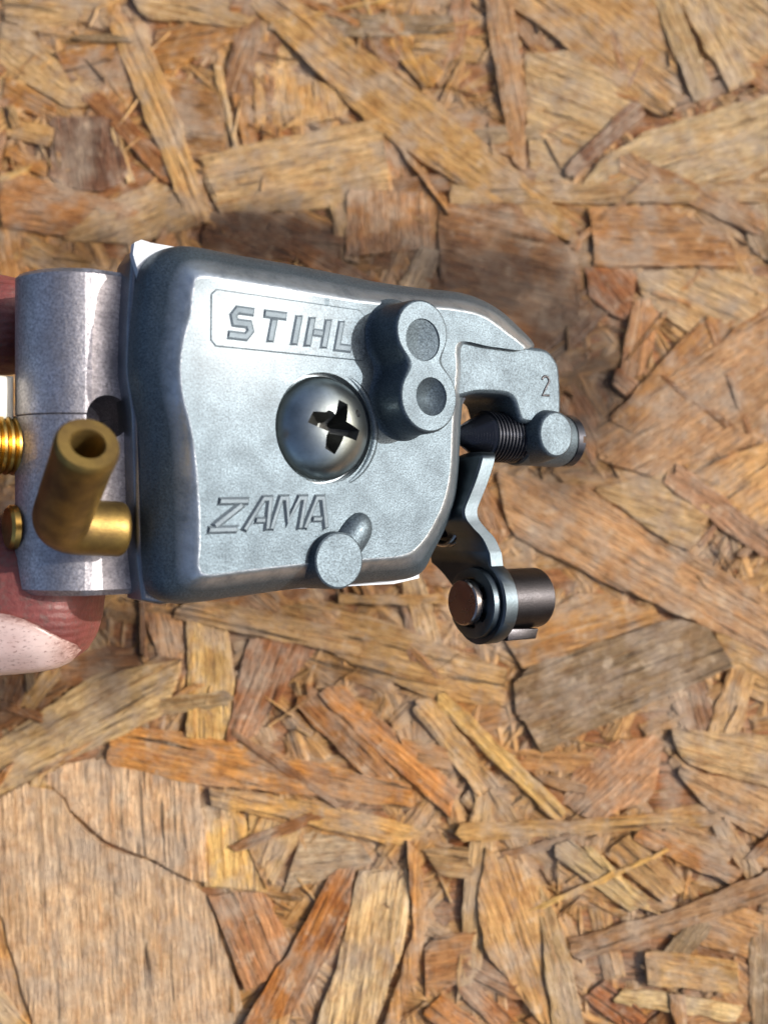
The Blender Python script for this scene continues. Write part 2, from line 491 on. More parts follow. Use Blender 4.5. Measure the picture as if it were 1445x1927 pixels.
# strands traced one by one: (outline in photo points, grain direction, colour, layer)
def bar(x0, y0, x1, y1, w0, w1=None):
    w1 = w0 if w1 is None else w1
    L = math.hypot(x1 - x0, y1 - y0); nx, ny = -(y1 - y0) / L, (x1 - x0) / L
    return [(x0 + nx * w0 / 2, y0 + ny * w0 / 2), ((x0 + x1) / 2 + nx * (w0 + w1) * .27, (y0 + y1) / 2 + ny * (w0 + w1) * .27), (x1 + nx * w1 / 2, y1 + ny * w1 / 2),
            (x1 - nx * w1 / 2, y1 - ny * w1 / 2), (x0 - nx * w0 / 2, y0 - ny * w0 / 2)]
TAN, BEI, PAL, ORA, BRN, GRY, PNK, YEL = (188, 148, 98), (192, 158, 116), (208, 176, 132), (170, 122, 70), (138, 96, 58), (150, 126, 98), (194, 164, 126), (208, 168, 104)
TR = [
 # top left
 ([(0, -20), (200, -20), (215, 25), (60, 60), (0, 32)], (1, .1), BEI, 1),
 ([(0, 35), (60, 60), (215, 190), (130, 205), (0, 125)], (1, .75), BEI, 2),
 ([(205, 45), (265, 33), (330, 200), (400, 425), (358, 422), (290, 260)], (.42, 1), TAN, 4),
 ([(95, 105), (225, 55), (225, 155), (130, 155)], (1, -.3), ORA, 1),
 ([(280, 50), (455, 50), (440, 78), (310, 135), (285, 105)], (1, -.15), ORA, 2),
 ([(240, -20), (480, -20), (492, 32), (450, 52), (270, 34)], (1, .2), BEI, 2),
 ([(440, -20), (535, -20), (700, 105), (860, 225), (1000, 345), (1092, 440), (1082, 462), (960, 398), (840, 335), (700, 240), (600, 140)], (1, .72), TAN, 4),
 (bar(0, 160, 110, 215, 40), (1, .5), ORA, 1),
 (bar(0, 235, 115, 262, 36), (1, .25), TAN, 2),
 (bar(0, 275, 98, 325, 26), (1, .5), ORA, 2),
 ([(95, 215), (205, 205), (248, 335), (190, 368), (95, 340)], (.15, 1), (122, 84, 62), 1),
 (bar(205, 205, 248, 345, 14), (.3, 1), PAL, 2),
 ([(0, 318), (190, 368), (270, 400), (120, 445), (0, 428)], (1, .2), (176, 126, 82), 2),
 ([(110, 452), (190, 385), (300, 335), (390, 420), (250, 458)], (1, -.4), BEI, 1),
 ([(0, 420), (118, 440), (105, 540), (0, 540)], (.2, 1), ORA, 1),
 ([(305, 165), (425, 175), (428, 295), (335, 300)], (1, .12), (152, 112, 72), 0),
 (bar(405, 110, 448, 290, 12), (.22, 1), PAL, 3),
 (bar(440, 110, 474, 285, 36, 26), (.2, 1), ORA, 2),
 ([(478, 105), (665, 178), (640, 235), (480, 245)], (.08, 1), TAN, 1),
 ([(370, 300), (480, 268), (725, 225), (735, 372), (600, 392), (400, 405)], (1, -.2), BEI, 2),
 ([(380, 395), (620, 405), (650, 490), (380, 490)], (1, .4), BRN, 1),
 ([(655, 350), (835, 365), (805, 480), (650, 490)], (.06, 1), (170, 120, 70), 2),
 # top right
 ([(722, 5), (760, 48), (842, 150), (800, 172), (735, 90)], (.6, 1), (188, 142, 78), 3),
 ([(908, -20), (958, -20), (972, 60), (987, 180), (988, 332), (966, 302), (940, 180)], (.2, 1), (166, 126, 88), 5),
 ([(955, 12), (1030, 60), (1110, 122), (1190, 195), (1258, 222), (1285, 190), (1258, 60), (1240, -20), (955, -20)], (1, .75), (186, 146, 98), 4),
 (bar(1245, -20, 1325, 190, 42), (.35, 1), (178, 150, 112), 5),
 (bar(1300, -20, 1400, 165, 58), (.5, 1), (190, 160, 120), 4),
 ([(1330, -20), (1460, -20), (1460, 130), (1400, 110)], (1, .8), PNK, 2),
 ([(985, 100), (1080, 92), (1190, 188), (1196, 206), (1130, 242), (1100, 335), (1000, 342)], (1, .4), PNK, 2),
 (bar(1212, 195, 1058, 338, 36, 24), (-1, .9), (124, 80, 46), 4),
 ([(1220, 245), (1460, 175), (1460, 335), (1090, 355), (1130, 300)], (1, -.3), (192, 164, 126), 2),
 (bar(842, 366, 1460, 362, 36), (1, 0), (182, 150, 112), 3),
 (bar(775, 85, 915, 95, 45), (1, .1), TAN, 1),
 (bar(1160, 300, 1445, 430, 40), (1, .55), (160, 120, 84), 3),
 ([(1098, 392), (1230, 384), (1382, 450), (1392, 502), (1112, 502)], (1, .05), (170, 124, 80), 3),
 ([(820, 385), (960, 380), (1085, 478), (1098, 600), (1000, 660), (830, 560)], (1, .25), (160, 116, 78), 2),
 ([(1390, 378), (1460, 378), (1460, 500), (1410, 470)], (.4, 1), GRY, 2),
 # right
 ([(1098, 500), (1200, 508), (1182, 612), (1110, 560)], (.8, 1), (172, 110, 64), 1),
 ([(1192, 510), (1280, 504), (1460, 520), (1460, 570), (1340, 642), (1290, 626), (1208, 560)], (1, .5), (190, 158, 120), 2),
 (bar(1222, 555, 1188, 715, 56, 48), (-.2, 1), (176, 124, 76), 3),
 ([(1460, 575), (1205, 742), (1118, 800), (1125, 865), (1250, 905), (1460, 815)], (1, -.6), (182, 140, 102), 3),
 (bar(1150, 705, 1198, 742, 32), (1, .8), (196, 130, 74), 4),
 (bar(1255, 888, 1460, 1040, 46), (1, .74), (166, 126, 98), 5),
 ([(930, 885), (1100, 918), (1250, 1015), (1460, 1128), (1460, 1240), (1150, 1102), (960, 1005)], (1, .55), (186, 144, 106), 4),
 ([(1115, 920), (1260, 890), (1352, 960), (1300, 1040), (1240, 1010)], (1, .3), BEI, 3),
 ([(1280, 880), (1460, 830), (1460, 1010), (1400, 975)], (1, -.7), (196, 150, 98), 2),
 # below the carburetor
 ([(470, 1150), (620, 1130), (960, 1262), (962, 1332), (800, 1312), (690, 1262)], (1, .22), TAN, 2),
 ([(960, 1290), (1000, 1250), (1270, 1163), (1350, 1190), (1385, 1252), (1010, 1422), (970, 1352)], (1, -.4), (146, 120, 92), 5),
 ([(940, 1190), (1110, 1110), (1260, 1160), (980, 1262)], (1, -.3), (180, 134, 84), 3),
 ([(1340, 1180), (1460, 1240), (1460, 1330), (1380, 1300)], (1, .5), TAN, 2),
 ([(1250, 1370), (1460, 1385), (1460, 1485), (1290, 1440)], (1, .25), BEI, 3),
 ([(1262, 1440), (1460, 1490), (1460, 1590), (1330, 1525)], (1, .45), (188, 148, 108), 2),
 ([(1095, 1412), (1252, 1378), (1230, 1500), (1125, 1545), (1050, 1520)], (.7, -.6), (186, 138, 100), 3),
 (bar(820, 1305, 1060, 1540, 30), (1, 1), YEL, 5),
 (bar(785, 1310, 930, 1500, 44), (1, 1.2), TAN, 4),
 (bar(960, 1420, 1060, 1530, 40), (1, 1.1), (160, 108, 62), 2),
 ([(588, 1296), (640, 1288), (878, 1498), (850, 1542), (700, 1405)], (1, .85), (190, 130, 72), 4),
 (bar(850, 1568, 1360, 1540, 34, 24), (1, -.05), (190, 148, 94), 6),
 # left
 ([(205, 1358), (430, 1393), (560, 1428), (785, 1478), (785, 1522), (560, 1494), (350, 1474), (188, 1432)], (1, .2), (198, 140, 78), 5),
 ([(385, 1480), (600, 1510), (818, 1562), (745, 1594), (560, 1545), (398, 1518)], (1, .22), (204, 158, 98), 4),
 ([(352, 1160), (425, 1160), (442, 1280), (426, 1405), (354, 1395)], (.03, 1), YEL, 3),
 ([(270, 1150), (352, 1160), (352, 1245), (300, 1245)], (.2, 1), (192, 138, 84), 2),
 (bar(330, 1140, 700, 1218, 46), (1, .2), (194, 156, 112), 5),
 (bar(250, 1338, 445, 1310, 34), (1, -.12), (176, 150, 116), 4),
 ([(470, 1200), (610, 1210), (560, 1262), (475, 1392), (424, 1402), (446, 1290)], (-.4, 1), (158, 100, 54), 2),
 ([(-20, 1405), (180, 1268), (352, 1238), (312, 1342), (190, 1402), (-20, 1510)], (1, -.5), PAL, 3),
 ([(-20, 1285), (150, 1270), (60, 1350), (-20, 1390)], (1, -.5), BRN, 1),
 ([(60, 1470), (180, 1410), (372, 1472), (386, 1560), (389, 1676), (352, 1650), (300, 1622), (262, 1606), (215, 1596), (180, 1570), (138, 1528), (118, 1490)], (.05, 1), (204, 170, 140), 3),
 ([(-20, 1512), (56, 1472), (114, 1492), (133, 1533), (176, 1576), (213, 1602), (260, 1612), (298, 1628), (350, 1657), (390, 1686), (475, 1950), (270, 1950), (70, 1950), (-20, 1640)], (.05, 1), (200, 168, 138), 3),
 ([(-20, 1645), (5, 1660), (65, 1940), (-20, 1850)], (.2, 1), (196, 146, 88), 2),
 ([(-20, 1830), (70, 1950), (-20, 1950)], (1, 1), PAL, 4),
 ([(380, 1512), (466, 1534), (468, 1600), (505, 1682), (388, 1682)], (.05, 1), (216, 176, 110), 2),
 ([(468, 1530), (575, 1552), (512, 1672), (470, 1600)], (-.4, 1), (196, 158, 106), 2),
 ([(572, 1560), (680, 1588), (705, 1622), (530, 1682)], (1, -.1), (202, 176, 148), 1),
 ([(392, 1680), (502, 1680), (548, 1782), (470, 1885), (430, 1780)], (.4, 1), (176, 124, 82), 2),
 ([(628, 1636), (670, 1628), (652, 1742), (560, 1902), (440, 1950), (480, 1890), (560, 1762)], (-.5, 1), (162, 104, 48), 5),
 ([(680, 1618), (772, 1630), (760, 1782), (700, 1950), (590, 1950), (650, 1762)], (-.15, 1), (208, 178, 138), 3),
 # bottom right
 ([(765, 1572), (792, 1620), (804, 1752), (775, 1852), (740, 1950), (715, 1950), (778, 1752)], (.02, 1), (186, 134, 76), 5),
 ([(800, 1765), (902, 1752), (908, 1832), (788, 1880)], (1, -.15), (172, 124, 82), 2),
 ([(790, 1600), (915, 1590), (920, 1660), (830, 1650)], (1, .1), (176, 146, 110), 2),
 ([(912, 1590), (1010, 1638), (1042, 1702), (1078, 1802), (1042, 1950), (1000, 1905), (908, 1782), (898, 1702)], (.35, 1), (190, 146, 92), 4),
 ([(1010, 1640), (1062, 1762), (1104, 1950), (1040, 1950), (1022, 1802)], (.25, 1), (166, 136, 96), 5),
 ([(1062, 1768), (1250, 1718), (1460, 1632), (1460, 1690), (1300, 1742), (1078, 1814)], (1, -.32), (172, 132, 96), 6),
 (bar(1045, 1585, 1215, 1712, 42), (1, .75), (192, 162, 116), 4),
 (bar(1100, 1588, 1222, 1712, 13), (1, 1), (220, 184, 124), 5),
 (bar(1150, 1578, 1280, 1692, 58), (1, .9), (188, 146, 94), 3),
 (bar(1190, 1562, 1398, 1656, 36), (1, .45), (172, 120, 68), 4),
 (bar(1240, 1560, 1385, 1612, 44), (1, .35), (188, 152, 116), 3),
 (bar(1350, 1540, 1425, 1655, 32), (.6, 1), TAN, 4),
 ([(1203, 1790), (1230, 1784), (1402, 1814), (1402, 1872), (1218, 1852)], (1, .16), (204, 160, 102), 5),
 (bar(1150, 1872, 1402, 1908, 32), (1, .13), (222, 190, 140), 5),
 (bar(1432, 1720, 1436, 1950, 44), (0, 1), GRY, 4),
 (bar(1266, 1855, 1284, 1950, 26), (.2, 1), ORA, 6),
 (bar(1335, 1715, 1245, 1832, 44), (-.7, 1), GRY, 2),
 (bar(800, 1880, 892, 1950, 52), (1, .7), (186, 120, 52), 4),
 (bar(870, 1848, 965, 1940, 36), (1, .9), (176, 116, 60), 3),
 (bar(1110, 1855, 1215, 1940, 50), (1, .7), (166, 100, 46), 2),
 (bar(1280, 1925, 1445, 1880, 60), (1, -.2), (180, 130, 80), 1),
 (bar(690, 1400, 860, 1430, 40), (1, .2), (186, 134, 80), 2),
 (bar(560, 1300, 740, 1480, 46), (1, 1), (168, 116, 66), 2),
 (bar(880, 1480, 1000, 1590, 60), (.6, 1), (176, 138, 92), 1),
]
covered = []
LAYER = 0.09
def inside(x, y, P):
    r = False; j = len(P) - 1
    for i in range(len(P)):
        if (P[i][1] > y) != (P[j][1] > y) and x < (P[j][0] - P[i][0]) * (y - P[i][1]) / (P[j][1] - P[i][1]) + P[i][0]: r = not r
        j = i
    return r
n_strand = 0
for (pp, ax, colr, lay) in TR:
    P = [on_board(*q) for q in pp]
    cxp = sum(q[0] for q in pp) / len(pp); cyp = sum(q[1] for q in pp) / len(pp)
    A0 = on_board(cxp, cyp); A1 = on_board(cxp + ax[0] * 40, cyp + ax[1] * 40)
    strand(P, (A1[0] - A0[0], A1[1] - A0[1]), lay * LAYER + random.uniform(-.05, .05), 0.75 + 0.2 * random.random(), colr,
           wav=0.19 if lay < 5 else 0.15)
    covered.append(P); n_strand += 1

# smaller strands and splinters that fill the gaps between them
pal = [TAN, BEI, ORA, BRN, YEL, (170, 122, 74), (160, 110, 64), GRY, (182, 134, 84), (150, 104, 66)]
corners = [on_board(*q) for q in ((-60, -60), (1505, -60), (1505, 1990), (-60, 1990))]
X0 = min(c[0] for c in corners); X1 = max(c[0] for c in corners); Y0 = min(c[1] for c in corners); Y1 = max(c[1] for c in corners)
tries = 0
while n_strand < 298 and tries < 8000:
    tries += 1
    x = random.uniform(X0, X1); y = random.uniform(Y0, Y1)
    small = n_strand > 234
    if any(inside(x, y, P) for P in covered) and not (small and random.random() < 0.25): continue
    ang = random.uniform(0, math.pi)
    Ls = random.uniform(6, 24) if small else random.uniform(12, 34)
    w = random.uniform(0.6, 1.7) if small else random.uniform(2.4, 7.5)
    ca, sa = math.cos(ang), math.sin(ang)
    pts = []
    for (s, t) in ((-.5, -.5), (0, -.55), (.5, -.4), (.5, .45), (.05, .52), (-.5, .4)):
        s2 = s * Ls * random.uniform(.85, 1.15); t2 = t * w * random.uniform(.75, 1.2)
        pts.append((x + ca * s2 - sa * t2, y + sa * s2 + ca * t2))
    strand(pts, (ca, sa), random.uniform(0.15, 0.6) if small else random.uniform(-0.15, 0.2), 0.7, random.choice(pal), wav=0.19, ragged=1.2)
    n_strand += 1
# everything below and between: a fine mass of splinters, one part of the board
def splinters(count, zlo, zhi, name, lmin, lmax, wmin, wmax, gap_only, far=4):
    V = []; F = []; UV = []
    k = 0
    while k < count:
        x = random.uniform(X0 - far, X1 + far); y = random.uniform(Y0 - far, Y1 + far)
        if gap_only and random.random() < 0.8 and any(inside(x, y, P) for P in covered): continue
        k += 1
        ang = random.uniform(0, math.pi); Ls = random.uniform(lmin, lmax); w = random.uniform(wmin, wmax)
        ca, sa = math.cos(ang), math.sin(ang); z = random.uniform(zlo, zhi); dz = random.uniform(-.15, .15)
        b = len(V); sd = random.random() * 900
        for (s, t, h) in ((-.5, -.5, -.3), (-.46, 0, 0), (-.5, .5, -.3), (.48, -.4, -.3), (.52, .05, 0), (.5, .42, -.3)):
            V.append((x + ca * s * Ls - sa * t * w, y + sa * s * Ls + ca * t * w, z + h + dz * (1 if s > 0 else -1)))
            UV.append((s * Ls + sd, t * w + sd * .3))
        F += [(b, b + 3, b + 4, b + 1), (b + 1, b + 4, b + 5, b + 2), (b, b + 1, b + 2), (b + 3, b + 5, b + 4)]
    me = bpy.data.meshes.new(name)
    me.from_pydata([(v[0] * MM, v[1] * MM, v[2] * MM) for v in V], [], F)
    lay = me.uv_layers.new(name='grain')
    idx = np.empty(len(me.loops), dtype=np.int32); me.loops.foreach_get('vertex_index', idx)
    lay.data.foreach_set('uv', np.array(UV, dtype=np.float32)[idx].ravel())
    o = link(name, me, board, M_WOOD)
    tag(o, kind='stuff')
    return o
o = splinters(3600, -0.40, 0.05, 'splinters', 7, 24, 1.0, 3.6, False, 40); o.color = (*lin((166, 126, 76)), 1)
o = splinters(300, 0.1, 0.5, 'fibres', 2, 8, 0.10, 0.36, True); o.color = (*lin((186, 150, 98)), 1)
# the body of the board under the strands
bxs = [(-150, -150), (150, -150), (150, 150), (-150, 150)]
V, F = rings([[(x, y, -12) for x, y in bxs], [(x, y, -0.45) for x, y in bxs]])
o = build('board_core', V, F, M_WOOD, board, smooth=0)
lay = o.data.uv_layers.new(name='grain')
for lp in o.data.loops:
    v = o.data.vertices[lp.vertex_index].co; lay.data[lp.index].uv = (v.x / MM, v.y / MM)
o.color = (*lin((150, 100, 58)), 1)

# ------------------------------------------------------------------ the carburetor
TILT = R(35); SN, CS = math.sin(TILT), math.cos(TILT)
LOC = Matrix(((CS, 0, SN, 0), (0, 1, 0, 0), (-SN, 0, CS, 0), (0, 0, 0, 1)))    # columns u, v, n in the view frame
carb = bpy.data.objects.new('carburetor', None)
COL.objects.link(carb)
carb.matrix_world = VIEW @ LOC
carb.empty_display_size = 0.01
tag(carb, 'small grey cast metal carburetor with brass fuel elbow, held above the board', 'carburetor')

def at(px, py, h=0.0):
    """photo point -> (u, v, h) on the plane h mm in front of the cover's face"""
    a = (px - CX) / F_PX; b = (CY - py) / F_PX
    d = (D_CAM * CS - h) / (CS - a * SN)
    X = a * d; Y = b * d; Z = D_CAM - d
    return (X * CS - Z * SN, Y, h)

# --- cover: matching traced rings (face edge, shoulder, foot) joined into one casting
face_px = [(378, 524), (455, 533), (540, 547), (620, 561), (690, 571), (770, 578), (850, 584), (905, 596), (948, 625), (985, 657),
           (925, 652), (862, 644), (857, 700), (850, 790), (846, 880), (836, 935), (820, 975), (794, 1018), (760, 1043), (686, 1051), (571, 1060),
           (464, 1072), (392, 1080), (376, 1065), (378, 1020), (376, 940), (364, 820), (346, 745), (342, 690), (348, 640), (362, 590), (366, 545)]
foot_px = [(326, 464), (430, 480), (540, 499), (620, 515), (690, 530), (770, 542), (858, 553), (915, 578), (956, 612), (990, 655),
           (932, 662), (868, 660), (860, 710), (852, 800), (847, 890), (842, 948), (827, 988), (803, 1036), (774, 1084), (700, 1096), (571, 1106),
           (440, 1123), (330, 1136), (276, 1112), (266, 1040), (264, 940), (262, 830), (250, 760), (240, 700), (242, 640), (248, 580), (266, 500)]
H_FOOT = -5.0
NP = 8
fa = [np.array(at(x, y, 0.0)) for x, y in face_px]
fo = [np.array(at(x, y, H_FOOT)) for x, y in foot_px]
# the two little walls above the arm are nearly vertical there
A = catmull(fa, NP); B = catmull(fo, NP)
prof = [(1.00, -5.0), (0.965, -4.1), (0.90, -3.2), (0.74, -2.35), (0.52, -1.45), (0.30, -0.72), (0.18, -0.33), (0.11, -0.14), (0.06, -0.045), (0.025, -0.009), (0.0, 0.0)]
rs = [[tuple(a[:2] + (b[:2] - a[:2]) * t) + (h,) for a, b in zip(A, B)] for t, h in prof]
# two shrinking rings carry the flat face
ctr = np.mean([a[:2] for a in A], axis=0)
V, F = rings(rs, True, True)
cover = build('cover', V, F, M_COVER, carb, smooth=40)
# counterbore for the cover screw
SC = at(611, 806, 0.0)
cut = build('cut', *lathe([(-1.0, 5.0), (1.0, 5.14)], (SC[0], SC[1], 0), (0, 0, 1), 64), None)
boolean(cover, [cut], smooth=40)
# low rounded collar on the boss side of the screw hole
bead = [(SC[0] + 5.5 * math.cos(t), SC[1] + 5.5 * math.sin(t), -0.22) for t in [R(-75 + 150 * k / 40) for k in range(41)]]
build('screw_seat', *tube(bead, [0.04 + 0.44 * math.sin(math.pi * k / 40) ** 0.6 for k in range(41)], 12), M_CAST, cover)

# --- cover screw
def screw_head():
    prf = [(-1.0, 4.75)]
    for k in range(11):
        q = k / 10 * R(78); prf.append((-0.9 + 3.35 * math.sin(q) , 4.8 * math.cos(q)))
    prf.append((-0.9 + 3.35, 0.02))
    o = build('cover_screw', *lathe(prf, (SC[0], SC[1], 0), (0, 0, 1), 64), M_SCREW, carb, smooth=50)
    cuts = []
    for rot in (R(-15), R(74)):
        c, s = math.cos(rot), math.sin(rot)
        rs = []
        for (h, L, w) in ((3.4, 3.25, 0.80), (1.1, 1.9, 0.5), (-0.2, 0.6, 0.3)):
            k = 1.22 if rot < 1 else 1.0
            rs.append([(SC[0] + c * x - s * y, SC[1] + s * x + c * y, h) for x, y in ((-L * k, -w * .8), (-L * .4, -w * 1.1), (L * .95, -w * .9), (L, w * .7), (L * .3, w), (-L * .45, w * 1.45), (-L * k * .9, w))])
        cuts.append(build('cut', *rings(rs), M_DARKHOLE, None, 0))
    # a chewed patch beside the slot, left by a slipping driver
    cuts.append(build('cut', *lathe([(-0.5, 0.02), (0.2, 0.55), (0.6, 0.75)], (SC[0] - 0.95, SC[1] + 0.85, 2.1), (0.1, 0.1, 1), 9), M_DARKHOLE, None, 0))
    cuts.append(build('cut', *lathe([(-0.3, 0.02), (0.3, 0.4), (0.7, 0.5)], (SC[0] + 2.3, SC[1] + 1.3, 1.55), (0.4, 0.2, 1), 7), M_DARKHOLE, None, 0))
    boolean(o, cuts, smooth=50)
    return o
screw_head()

# --- twin boss with two drilled dimples
HB = 4.3
b1 = at(795, 624, HB); b2 = at(808, 747, HB)
r1, r2 = 2.98, 3.30
mid = ((b1[0] + b2[0]) / 2, (b1[1] + b2[1]) / 2)
def twin(off, n=96, k=1.9):
    out = []
    for i in range(n):
        t = 2 * math.pi * i / n; dx, dy = math.cos(t), math.sin(t)
        lo, hi = 0.0, 12.0
        for _ in range(40):
            m_ = (lo + hi) / 2; x, y = mid[0] + dx * m_, mid[1] + dy * m_
            d1 = math.hypot(x - b1[0], y - b1[1]) - r1; d2 = math.hypot(x - b2[0], y - b2[1]) - r2
            hh = max(k - abs(d1 - d2), 0) / k
            d = min(d1, d2) - hh * hh * k / 4
            if d < off: lo = m_
            else: hi = m_
        out.append((mid[0] + dx * lo, mid[1] + dy * lo))
    return out
prf = [(0.80, -0.25), (0.45, 0.06), (0.24, 0.34), (0.15, 0.9), (0.03, HB - 0.55), (-0.02, HB - 0.26), (-0.09, HB - 0.08), (-0.24, HB)]
boss = build('twin_boss', *rings([[(x, y, h) for x, y in twin(off)] for off, h in prf]), M_CAST, carb, smooth=45)
cuts = []
d1 = at(796, 639, HB); d2 = at(812, 746, HB)
for (c, r) in ((d1, 1.95), (d2, 1.78)):
    cuts.append(build('cut', *lathe([(0.4, r + 0.06), (0, r), (-0.14, r - 0.06), (-0.85, 0.02)], (c[0], c[1], HB), (0, 0, 1), 48), None))
boolean(boss, cuts, smooth=45)

# --- round post and the ridge that runs up from it
pc = at(639, 1055, 1.0)
build('round_post', *lathe([(-5.0, 2.85), (0.7, 2.6), (0.9, 2.54), (1.0, 2.38)], (pc[0], pc[1], 0), (0, 0, 1), 48), M_CAST, carb)
q0 = at(644, 1040, 0.0); q1 = at(694, 968, 0.0)
path = [(q0[0] + (q1[0] - q0[0]) * t, q0[1] + (q1[1] - q0[1]) * t, -1.20 + 0.65 * t) for t in [k / 12 for k in range(13)]]
rr = [1.95, 1.95, 1.95, 1.93, 1.9, 1.88, 1.84, 1.8, 1.72, 1.6, 1.4, 1.05, 0.4]
build('ridge', *tube(path, rr, 24), M_CAST, cover, smooth=60)
# --- raised lettering
def stroke(pts, w, closed=False):
    """mitred ribbon outline"""
    P = [np.array(p, float) for p in pts]; n = len(P); Lf = []; Rt = []
    for i in range(n):
        e0 = P[i] - P[i - 1] if i > 0 else P[i + 1] - P[i]
        e1 = P[i + 1] - P[i] if i < n - 1 else P[i] - P[i - 1]
        e0 = e0 / np.linalg.norm(e0); e1 = e1 / np.linalg.norm(e1)
        n0 = np.array((-e0[1], e0[0])); n1 = np.array((-e1[1], e1[0])); m_ = n0 + n1
        m_ = m_ / max(np.linalg.norm(m_), 1e-6); k = (w / 2) / max(m_.dot(n0), 0.5)
        Lf.append(P[i] + m_ * k); Rt.append(P[i] - m_ * k)
    return Lf, Rt
def letter(strokes, mapf, h0, h1, bev, name='letter'):
    V = []; F = []
    for si, (pts, w) in enumerate(strokes):
        Lf, Rt = stroke(pts, w); Li, Ri = stroke(pts, w * (1 - 2 * bev))
        n = len(Lf); top = h1 - si * 0.012
        # shorten the inner ribbon at both ends
        def end(Q, a, b, d): 
            v = np.array(Q[b]) - np.array(Q[a]); return Q[a] + v / max(np.linalg.norm(v), 1e-6) * d
        Li[0], Ri[0], Li[-1], Ri[-1] = end(Li, 0, 1, w * bev), end(Ri, 0, 1, w * bev), end(Li, -1, -2, w * bev), end(Ri, -1, -2, w * bev)
        b = len(V)
        for i in range(n):
            for (q, h) in ((Lf[i], h0), (Lf[i], h0 + (top - h0) * .35), (Li[i], top), (Ri[i], top), (Rt[i], h0 + (top - h0) * .35), (Rt[i], h0)):
                x, y = mapf(q[0], q[1]); V.append((x, y, h))
        for i in range(n - 1):
            for k in range(5):
                a = b + i * 6 + k; F.append((a, a + 1, a + 7, a + 6))
        F.append(tuple(b + k for k in range(6))); F.append(tuple(b + (n - 1) * 6 + k for k in range(5, -1, -1)))
    return build(name, V, F, M_LETTER, cover, smooth=18)
# the maker's word in its raised frame: u along, italic
pad_px = [(397, 541), (686, 583), (690, 680), (396, 651)]
pad = [at(x, y, 0.1)[:2] for x, y in pad_px]
pl = []
for i in range(4):
    a = np.array(pad[i]); b2_ = np.array(pad[(i + 1) % 4]); ln = np.linalg.norm(b2_ - a); e = (b2_ - a) / ln
    pl += [tuple(a + e * 0.5), tuple(b2_ - e * 0.5)]
V, F = prism(pl, -0.4, 0.09, 0.12)
build('name_plate', V, F, M_CAST, cover, smooth=30)
p_bl = np.array(at(425, 636, .2)[:2]); p_br = np.array(at(672, 664, .2)[:2]); p_tl = np.array(at(437, 574, .2)[:2])
ex = p_br - p_bl; ey = p_tl - p_bl; slant = ey - np.array((0, ey[1])); 
def map1(x, y): return tuple(p_bl + ex * (x / 5.0) + ey * y)
T = 0.24
WORD = {
 'S': [([(0.86, 0.885), (0.22, 0.885), (0.12, 0.72), (0.22, 0.5), (0.72, 0.5), (0.82, 0.3), (0.70, 0.115), (0.02, 0.115)], .23)],
 'T': [([(0.0, 0.885), (0.92, 0.885)], .23), ([(0.45, 0.80), (0.45, 0.0)], .25)],
 'I': [([(0.2, 0.0), (0.2, 1.0)], .25)],
 'H': [([(0.13, 0.0), (0.13, 1.0)], .25), ([(0.77, 0.0), (0.77, 1.0)], .25), ([(0.2, 0.5), (0.7, 0.5)], .22)],
 'L': [([(0.13, 1.0), (0.13, 0.115), (0.75, 0.115)], .23)],
}
xo = 0.0
for ch, adv in (('S', 1.08), ('T', 1.08), ('I', 0.55), ('H', 1.1), ('L', 0.9)):
    letter([([(x + xo, y) for x, y in pts], w * 1.3) for pts, w in WORD[ch]], map1, 0.0, 0.22, 0.27)
    xo += adv * 1.06
z_bl = np.array(at(388, 1003, .2)[:2]); z_br = np.array(at(612, 996, .2)[:2]); z_tl = np.array(at(404, 937, .2)[:2])
ex2 = z_br - z_bl; ey2 = z_tl - z_bl
def map2(x, y): return tuple(z_bl + ex2 * (x / 4.0) + ey2 * y)
ZW = [('Z', [([(0.14, 0.9), (1.18, 0.9)], .2), ([(1.0, 0.84), (0.18, 0.14)], .24), ([(0.02, 0.08), (1.02, 0.08)], .2)], 1.18),
      ('A', [([(0.02, 0.0), (0.44, 0.96), (0.66, 0.96), (0.80, 0.0)], .19), ([(0.3, 0.32), (0.7, 0.32)], .17)], 0.86),
      ('M', [([(0.06, 0.0), (0.16, 0.97), (0.36, 0.97), (0.58, 0.30), (0.80, 0.97), (1.0, 0.97), (1.06, 0.0)], .19)], 1.2),
      ('A', [([(0.02, 0.0), (0.22, 0.96), (0.44, 0.96), (0.82, 0.0)], .19), ([(0.2, 0.32), (0.62, 0.32)], .17)], 0.8)]
xo = 0.0
for ch, st, adv in ZW:
    letter([([(x + xo, y) for x, y in pts], w * 1.25) for pts, w in st], map2, -0.1, 0.24, 0.30)
    xo += adv

# --- gasket and the flange of the body under the cover
def outline(pxs, h): return [at(x, y, h)[:2] for x, y in pxs]
gk = outline([(250, 478), (253, 456), (266, 451), (285, 457), (340, 466), (540, 505), (770, 547), (900, 585), (960, 640), (900, 700), (850, 800), (846, 900), (840, 985),
              (800, 1045), (786, 1058), (788, 1088), (740, 1099), (560, 1108), (300, 1130), (280, 1100), (274, 900), (270, 780), (262, 700), (264, 600), (262, 520)], -5.2)
V, F = rings([[(x, y, -5.9) for x, y in gk], [(x, y, -5.15) for x, y in gk]])
build('gasket', V, F, M_GASKET, carb, smooth=30)
fl = outline([(246, 490), (262, 466), (330, 470), (540, 508), (770, 548), (890, 585), (940, 640), (890, 700), (850, 800), (846, 900), (836, 980),
              (796, 1045), (768, 1078), (700, 1092), (560, 1106), (300, 1138), (266, 1130), (256, 1040), (252, 900), (248, 780), (237, 700), (239, 600)], -6.2)
V, F = prism(fl, -9.5, -5.95, 0.35)
build('flange', V, F, M_FLANGE, carb, smooth=50)

